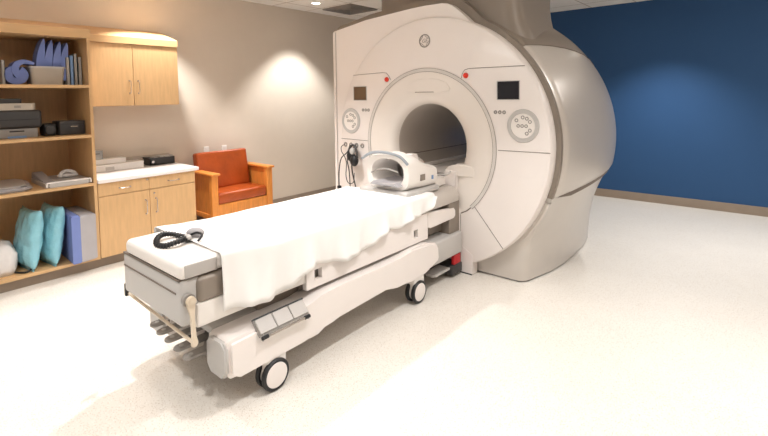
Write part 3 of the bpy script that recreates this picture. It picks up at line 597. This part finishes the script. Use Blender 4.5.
# far rounded rail
bm = B(); prism(bm, [(-2.95, .70), (-2.33, .70), (-2.275, .715), (-2.262, .755), (-2.268, .80), (-2.30, .842), (-2.36, .862), (-2.95, .862)], 1, 2.9, 3.79, .012, 3); obj('cradle_rail', bm, 'silver', tb, True)
for s in (1, -1):
    fx = (lambda v: v) if s == 1 else (lambda v: -5.36 - v)
    bm = B(); X0, X1 = sorted((fx(-2.30), fx(-2.262)))
    def rb(y0, y1, z0, z1): box(bm, X0, X1, y0, y1, z0, z1)
    rb(1.875, 3.25, .482, .53); rb(1.875, 3.25, .60, .71); rb(1.875, 1.945, .5301, .5999); rb(2.01, 3.045, .5301, .5999); rb(3.105, 3.25, .5301, .5999)
    prism(bm, [(3.2501, .58), (3.30, .56), (3.69, .568), (3.715, .59), (3.715, .64), (3.69, .665), (3.2501, .71)], 0, X0, X1, .006); obj('side_rail', bm, 'white', tb, True)
    X2 = fx(-2.31)
    for ya in (1.94, 3.04): obj('rail_recess', box(B(), X2 - .004, X2, ya, ya + .08, .52, .61), 'mgray', tb)
BP = [(1.275, .40), (1.30, .415), (1.8, .418), (1.86, .424), (1.96, .446), (2.16, .455), (2.53, .448), (2.8, .45), (2.95, .468), (3.16, .470), (3.30, .44), (3.34, .40), (3.35, .30), (3.33, .262), (3.12, .225), (2.95, .215), (2.84, .226), (2.74, .25), (2.60, .258), (2.1, .262), (2.03, .25), (1.98, .205), (1.93, .185), (1.86, .185), (1.80, .222), (1.34, .195), (1.29, .20), (1.275, .22)]
for a_, b_ in ((-3.16, -2.93), (-2.43, -2.2)):
    bm = B(); prism(bm, BP, 0, a_, b_, .022, 4); obj('base_cover', bm, 'white', tb, True, 60)
bm = B(); box(bm, -2.94, -2.42, 1.30, 1.66, .375, .418, .008); box(bm, -2.94, -2.42, 1.66, 3.34, .25, .44, .008); obj('base_center', bm, 'lgray', tb, True)
bm = B(); prism(bm, rrect(-2.40, -2.215, .205, .405, .035), 1, 1.255, 1.28, .01, 3); obj('corner_bumper', bm, 'lgray', tb, True, 65)
bm = B(); prism(bm, rrect(-3.145, -2.96, .205, .405, .035), 1, 1.255, 1.28, .01, 3); obj('corner_bumper', bm, 'lgray', tb, True, 65)
obj('end_recess', box(B(), -2.93, -2.43, 1.62, 1.65, .24, .375, .004), 'mgray', tb)
bm = B(); box(bm, -3.12, -2.23, 3.30, 3.79, .22, .425, .02, 3); obj('docking_beam', bm, 'lgray', tb, True)
bm = B(); box(bm, -2.9, -2.40, 1.6, 3.75, .40, .50, .01); obj('lift_column', bm, 'taupe', tb, True)
bm = B(); box(bm, -2.90, -2.27, 3.62, 3.80, .42, .72, .01); obj('end_column', bm, 'taupe', tb, True)
# foot pedal tray on the side of the base cover
P0, P1 = Vector((-2.248, 0, .452)), Vector((-2.176, 0, .380))
def slab(bm, y0, y1, a, b_, lift, th):
    p, q = P0.lerp(P1, a), P0.lerp(P1, b_); nrm = Vector((.07, 0, .07)).normalized(); u = nrm * lift; v = nrm * (lift + th)
    prism(bm, [((p + u).x, (p + u).z), ((q + u).x, (q + u).z), ((q + v).x, (q + v).z), ((p + v).x, (p + v).z)], 1, y0, y1, .003); return bm
obj('pedal_tray', slab(B(), 1.455, 1.825, 0, 1.0, -.012, .012), 'mgray', tb)
for k in range(3): obj('foot_pedal', slab(B(), 1.462 + k * .12, 1.577 + k * .12, .06, .90, .0005, .012), 'plate', tb, True)
bm = B(); tube(bm, [(-2.172, 1.49, .368), (-2.172, 1.81, .368)], .008, 8); obj('tray_edge', slab(B(), 1.45, 1.83, -.06, .02, -.004, .01), 'black', tb); pb = obj('pedal_bar', bm, 'chrome', tb, True)
for y in (1.49, 1.80):
    bm = B(); tube(bm, [(-2.172, y - .02, .368), (-2.172, y + .02, .368)], .011, 10); q = obj('bar_grip', bm, 'black', pb, True); q.location = (0, 0, 0)
bm = B(); box(bm, -2.21, -2.178, 1.478, 1.486, .345, .39); obj('bar_bracket', bm, 'lgray', tb); bm = B(); box(bm, -2.21, -2.178, 1.814, 1.822, .345, .39); obj('bar_bracket', bm, 'lgray', tb)
# casters
def caster(x, y):
    bm = B(); box(bm, x - .06, x + .03, y - .06, y + .09, .09, .26, .02); hs = obj('caster', bm, 'white2', tb, True)
    for s in (-.03, .03):
        bm = B(); lathe(bm, [(.064, -.014), (.088, -.016), (.094, -.008), (.094, .008), (.088, .016), (.064, .014)], (x + s, y, .095), 'x', n=40); q = obj('tire', bm, 'black', hs, True); q.location = (0, 0, 0)
        bm = B(); lathe(bm, [(.0005, .019), (.06, .0185), (.074, .0165), (.074, -.0165), (.0005, -.0185)], (x + s, y, .095), 'x', n=40); q = obj('hub_disc', bm, 'white', hs, True); q.location = (0, 0, 0)
for x, y in ((-2.235, 1.575), (-3.12, 1.575), (-2.235, 3.03), (-3.12, 3.03)): caster(x, y)
# crank lever and cross bar at the end
bm = B(); lp = [(1.098 + .026 * math.cos(a_), .70 + .026 * math.sin(a_)) for a_ in [math.radians(-50 + k * 280 / 12) for k in range(13)]]
lp += [(1.094, .62), (1.098, .52)] + [(1.110 + .019 * math.cos(a_), .47 + .019 * math.sin(a_)) for a_ in [math.radians(150 + k * 240 / 8) for k in range(9)]] + [(1.118, .52), (1.114, .62)]
prism(bm, lp, 0, -2.256, -2.240, .004)
lv = obj('release_lever', bm, 'beige', tb, True)
bm = B(); disc(bm, (-2.240, 1.098, .70), .024, .006, 'x', 28, .003); disc(bm, (-2.234, 1.098, .70), .015, .004, 'x', 20, .002); q = obj('pivot_cap', bm, 'beige', lv, True); q.location = (0, 0, 0)
bm = B(); disc(bm, (-2.284, 1.098, .70), .034, .024, 'x', 28); obj('lever_hub', bm, 'mgray', tb, True)
bm = B(); tube(bm, [(-2.245, 1.11, .47), (-3.09, 1.11, .505)], .009, 8); obj('cross_bar', bm, 'beige', tb, True)
bm = B(); box(bm, -3.11, -3.085, 1.09, 1.13, .49, .57, .005); obj('bar_mount', bm, 'black', tb, True)
# fork tines under the end
for k, (x, yt) in enumerate(((-2.98, 1.22), (-2.85, 1.205), (-2.722, 1.197), (-2.585, 1.187), (-2.455, 1.178))):
    bm = B(); prism(bm, [(x - .034, 1.62), (x - .034, yt)] + [(x + .034 * math.cos(a), yt + .034 * math.sin(a)) for a in [PI + j * PI / 8 for j in range(1, 8)]] + [(x + .034, yt), (x + .034, 1.62)], 2, .285, .302, .003)
    fk = obj('dock_tine', bm, 'mgray', tb, True)
    bm = B(); disc(bm, (x, yt + .01, .3025), .013, .003, 'z', 16); q = obj('tine_bolt', bm, 'lgray', fk); q.location = (0, 0, 0)
bm = B(); prism(bm, [(-2.92, 1.50), (-2.60, 1.36), (-2.46, 1.25), (-2.435, 1.28), (-2.435, 1.62), (-2.92, 1.62)], 2, .262, .284, .004); obj('tine_plate', bm, 'mgray', tb, True)

# dock plates on the floor under the far end
t = thing('docking_pedals', 'pair of light grey foot pedals near the floor under the scanner end of the table', 'foot pedals', (-2.4, 3.6, 0))
for x in (-2.50, -2.33):
    bm = B(); prism(bm, rrect(x - .06, x + .06, 3.36, 3.66, .03), 2, .085, .105, .006); obj('pedal', bm, 'lgray', t, True)
bm = B(); box(bm, -2.60, -2.24, 3.62, 3.80, .03, .12, .01); obj('pedal_mount', bm, 'dgray', t, True)
t = thing('red_release_tab', 'small red release tab beside the floor pedals under the table', 'release tab', (-2.25, 3.72, .12))
bm = B(); box(bm, -2.28, -2.245, 3.66, 3.78, .121, .215, .008); obj('tab', bm, 'redp', t, True)

# ------------------------------------------------------------------ sheet
hem = [(1.30, .575), (1.36, .568), (1.43, .556), (1.55, .541), (1.63, .552), (1.71, .562), (1.79, .59), (1.85, .63), (1.91, .652), (2.05, .622), (2.24, .597), (2.36, .605), (2.45, .618), (2.55, .655), (2.66, .70), (2.76, .685), (2.86, .67), (2.91, .70), (2.96, .72), (3.10, .712), (3.20, .72), (3.28, .77), (3.33, .84)]
def hz(y):
    for (a, p), (b_, q) in zip(hem, hem[1:]):
        if a <= y <= b_: return p + (q - p) * (y - a) / (b_ - a)
    return hem[0][1] if y < 1.3 else hem[-1][1]
bm = B(); rows = []; NY = 110; TOP = .900
for i in range(NY + 1):
    y = 1.275 + (3.33 - 1.275) * i / NY; row = []
    k0 = max(0, (y - 2.75) / .58); xr = -2.255 - .16 * max(0, (y - 3.2) / .13) * 0
    topz = TOP - .026 * min(1, max(0, (y - 1.3) / .35))
    hzr = min(hz(y), topz - .03); hzl = .72 + .02 * math.sin(y * 7)
    endx = -3.075
    prof = []
    for j in range(9):
        v = j / 8; z = hzr + (topz - .03 - hzr) * v
        bulge = (1 - v) * (.018 + .022 * math.sin(y * 17 + 1.5) * (1 - v) + .012 * math.sin(y * 41))
        prof.append((xr + .012 + max(bulge, -.004), z))
    for j in range(1, 5): a = PI / 2 * j / 4; prof.append((xr + .012 - .03 + .03 * math.cos(a), topz - .03 + .03 * math.sin(a)))
    for j in range(1, 22):
        v = j / 22; x = xr - .02 + (endx + .03 - (xr - .02)) * v
        prof.append((x, topz + .006 * math.sin(PI * v)))
    for j in range(5): a = PI / 2 + PI / 2 * j / 4; prof.append((endx + .03 + .03 * math.cos(a), topz - .03 + .03 * math.sin(a)))
    for j in range(1, 6): v = j / 5; prof.append((endx - .004 * math.sin(y * 20) * v - .012 * v, topz - .03 + (hzl - topz + .03) * v))
    for (x, z) in prof:
        q = noise.noise(Vector((x * 3.0, y * 3.2, 1))) * .007 + noise.noise(Vector((x * 9, y * 8, 4))) * .003
        yy = y
        if y > 3.0:                                             # far edge cut on a curve
            s = (x - endx) / (xr - endx); yy = 3.0 + (y - 3.0) * (.15 + .85 * max(0, min(1, s)) ** 1.2)
        row.append(Vector((x + q * .5, yy, z + q + .003)))
    rows.append(row)
grid(bm, rows); so = obj('bed_sheet', bm, 'cloth', None, True, 180)
md = so.modifiers.new('thickness', 'SOLIDIFY'); md.thickness = .004; md.offset = -1
tag(so, 'white cotton sheet draped over the patient table with a wavy hem', 'sheet')

# ------------------------------------------------------------------ call bulb with black coiled strap
t = thing('headset_strap', 'black coiled padded strap ring lying on the white head pad', 'strap', (-2.73, 1.2, .91))
ctr = Vector((-2.672, 1.205, .913)); bm = B(); ring = []
for k in range(40): a = 2 * PI * k / 40; ring.append(ctr + Vector((.105 * math.cos(a), .08 * math.sin(a), .012 * math.sin(2 * a + .5))))
mx_ = Matrix.Translation(ctr) @ Matrix.Rotation(math.radians(-20), 4, 'Z') @ Matrix.Translation(-ctr); ring = [mx_ @ p for p in ring]
tube(bm, ring, .013, 10, closed=True); obj('padded_ring', bm, 'black', t, True)
bm = B()
for k in range(160): pass
hel = []
for k in range(400):
    a = 2 * PI * k / 400; i = k / 10; p = ring[int(i) % 40].lerp(ring[(int(i) + 1) % 40], i % 1); c = p - ctr; rad = Vector((c.x, c.y, 0)).normalized(); ph = a * 32
    hel.append(p + rad * .0155 * math.cos(ph) + Vector((0, 0, .0155 * math.sin(ph))))
tube(bm, hel, .003, 5, closed=True); obj('coil_wrap', bm, 'dgray', t, True)
t = thing('squeeze_bulb', 'grey rubber call bulb with a short black tube beside the strap ring', 'squeeze bulb', (-2.66, 1.34, .92))
bm = B(); ellipsoid(bm, (-2.630, 1.33, .932), (.055, .035, .03), Matrix.Rotation(.6, 4, 'Z')); obj('bulb', bm, 'foamgray', t, True)
bm = B(); tube(bm, catmull([(-2.615, 1.28, .925), (-2.58, 1.31, .945), (-2.53, 1.32, .94), (-2.50, 1.28, .92)], 6), .007, 8); obj('tube', bm, 'black', t, True)
bm = B(); ellipsoid(bm, (-2.60, 1.268, .925), (.03, .02, .016)); obj('connector', bm, 'lgray', t, True)

# ------------------------------------------------------------------ head coil
t = thing('head_coil', 'white open frame head coil with a round opening resting on the table', 'head coil', (-2.55, 3.2, .9))
HY0, HY1, HX0, HX1, HZ = 3.08, 3.52, -2.84, -2.33, .866
obj('coil_base', box(B(), HX0 - .03, HX1 + .02, HY0 - .06, HY1, HZ, HZ + .045, .015, 3), 'lgray', t, True)
bm = B(); hc = (-2.575, 0, 1.045)
def arch(y, rx, rz, wz, e=.78, n=26):
    return [Vector((-2.575 + rx * math.copysign(abs(math.cos(a)) ** e, math.cos(a)), y, hc[2] + rz * math.copysign(abs(math.sin(a)) ** e, math.sin(a)) + wz)) for a in [2 * PI * k / n for k in range(n)]]
ro = [arch(HY0 + .02, .245, .16, .015, .55), arch(HY0, .238, .154, .012, .55), arch(HY0, .185, .128, .012, .9), arch(HY0 + .03, .178, .122, .01, .95), arch(HY1 - .12, .17, .11, -.01, .95), arch(HY1 - .1, .16, .10, -.01, .95)]
grid(bm, ro, True)
outer = [arch(HY0 + .02, .245, .16, .015, .55), arch(HY0 + .14, .245, .155, .012, .5), arch(HY0 + .24, .245, .125, -.018, .42), arch(HY1 - .1, .24, .105, -.038, .42), arch(HY1, .235, .095, -.048, .42)]
vs = grid(bm, outer, True); bm.faces.new(vs[-1]); bmesh.ops.remove_doubles(bm, verts=bm.verts, dist=1e-4); obj('coil_shell', bm, 'white2', t, True, 50)
bm = B(); tube(bm, catmull([(-2.86, 3.06, 1.165), (-2.74, 3.06, 1.225), (-2.58, 3.06, 1.238), (-2.42, 3.06, 1.215), (-2.335, 3.065, 1.15)], 6), .013, 8); obj('gray_strap', bm, 'coilstrap', t, True)
for y in (3.10, 3.22):
    bm = B(); tube(bm, catmull([(-2.78, y, 1.14), (-2.66, y, 1.20), (-2.5, y, 1.21), (-2.36, y, 1.13)], 5), .018, 8); obj('frame_rib', bm, 'white', t, True)
for xb in (-2.50, -2.70): obj('mirror_bracket', prism(B(), [(3.18, 1.15), (3.26, 1.215), (3.33, 1.21), (3.36, 1.13)], 0, xb, xb + .08, .01), 'white', t, True)
obj('warning_label', box(B(), -2.334, -2.327, 3.24, 3.31, .985, 1.04), 'taupe', t); obj('blue_mark', box(B(), -2.334, -2.329, 3.42, 3.445, .975, 1.01), 'bookblue', t)
bm = B(); prism(bm, [(-2.72, .955), (-2.40, .955), (-2.44, .985), (-2.56, .97), (-2.68, .985)], 1, 3.0, 3.34, .006); obj('inner_cushion', bm, 'foamgray', t, True)
bm = B(); tube(bm, catmull([(-2.73, 3.04, 1.05), (-2.62, 3.03, 1.09), (-2.52, 3.03, 1.10), (-2.42, 3.04, 1.08)], 5), .007, 6); obj('visor_wire', bm, 'mgray', t, True)
t = thing('coil_cable_box', 'white coil connector block with clips between the head coil and the bore', 'connector', (-2.5, 3.64, .9))
obj('block', box(B(), -2.70, -2.38, 3.55, 3.72, .868, .95, .012), 'white2', t, True)
bm = B(); tube(bm, catmull([(-2.42, 3.56, .955), (-2.38, 3.62, .985), (-2.34, 3.70, .975), (-2.36, 3.78, .99)], 5), .008, 6); tube(bm, catmull([(-2.6, 3.56, .96), (-2.52, 3.64, 1.0), (-2.50, 3.72, .98)], 5), .008, 6); obj('lead', bm, 'lgray', t, True)
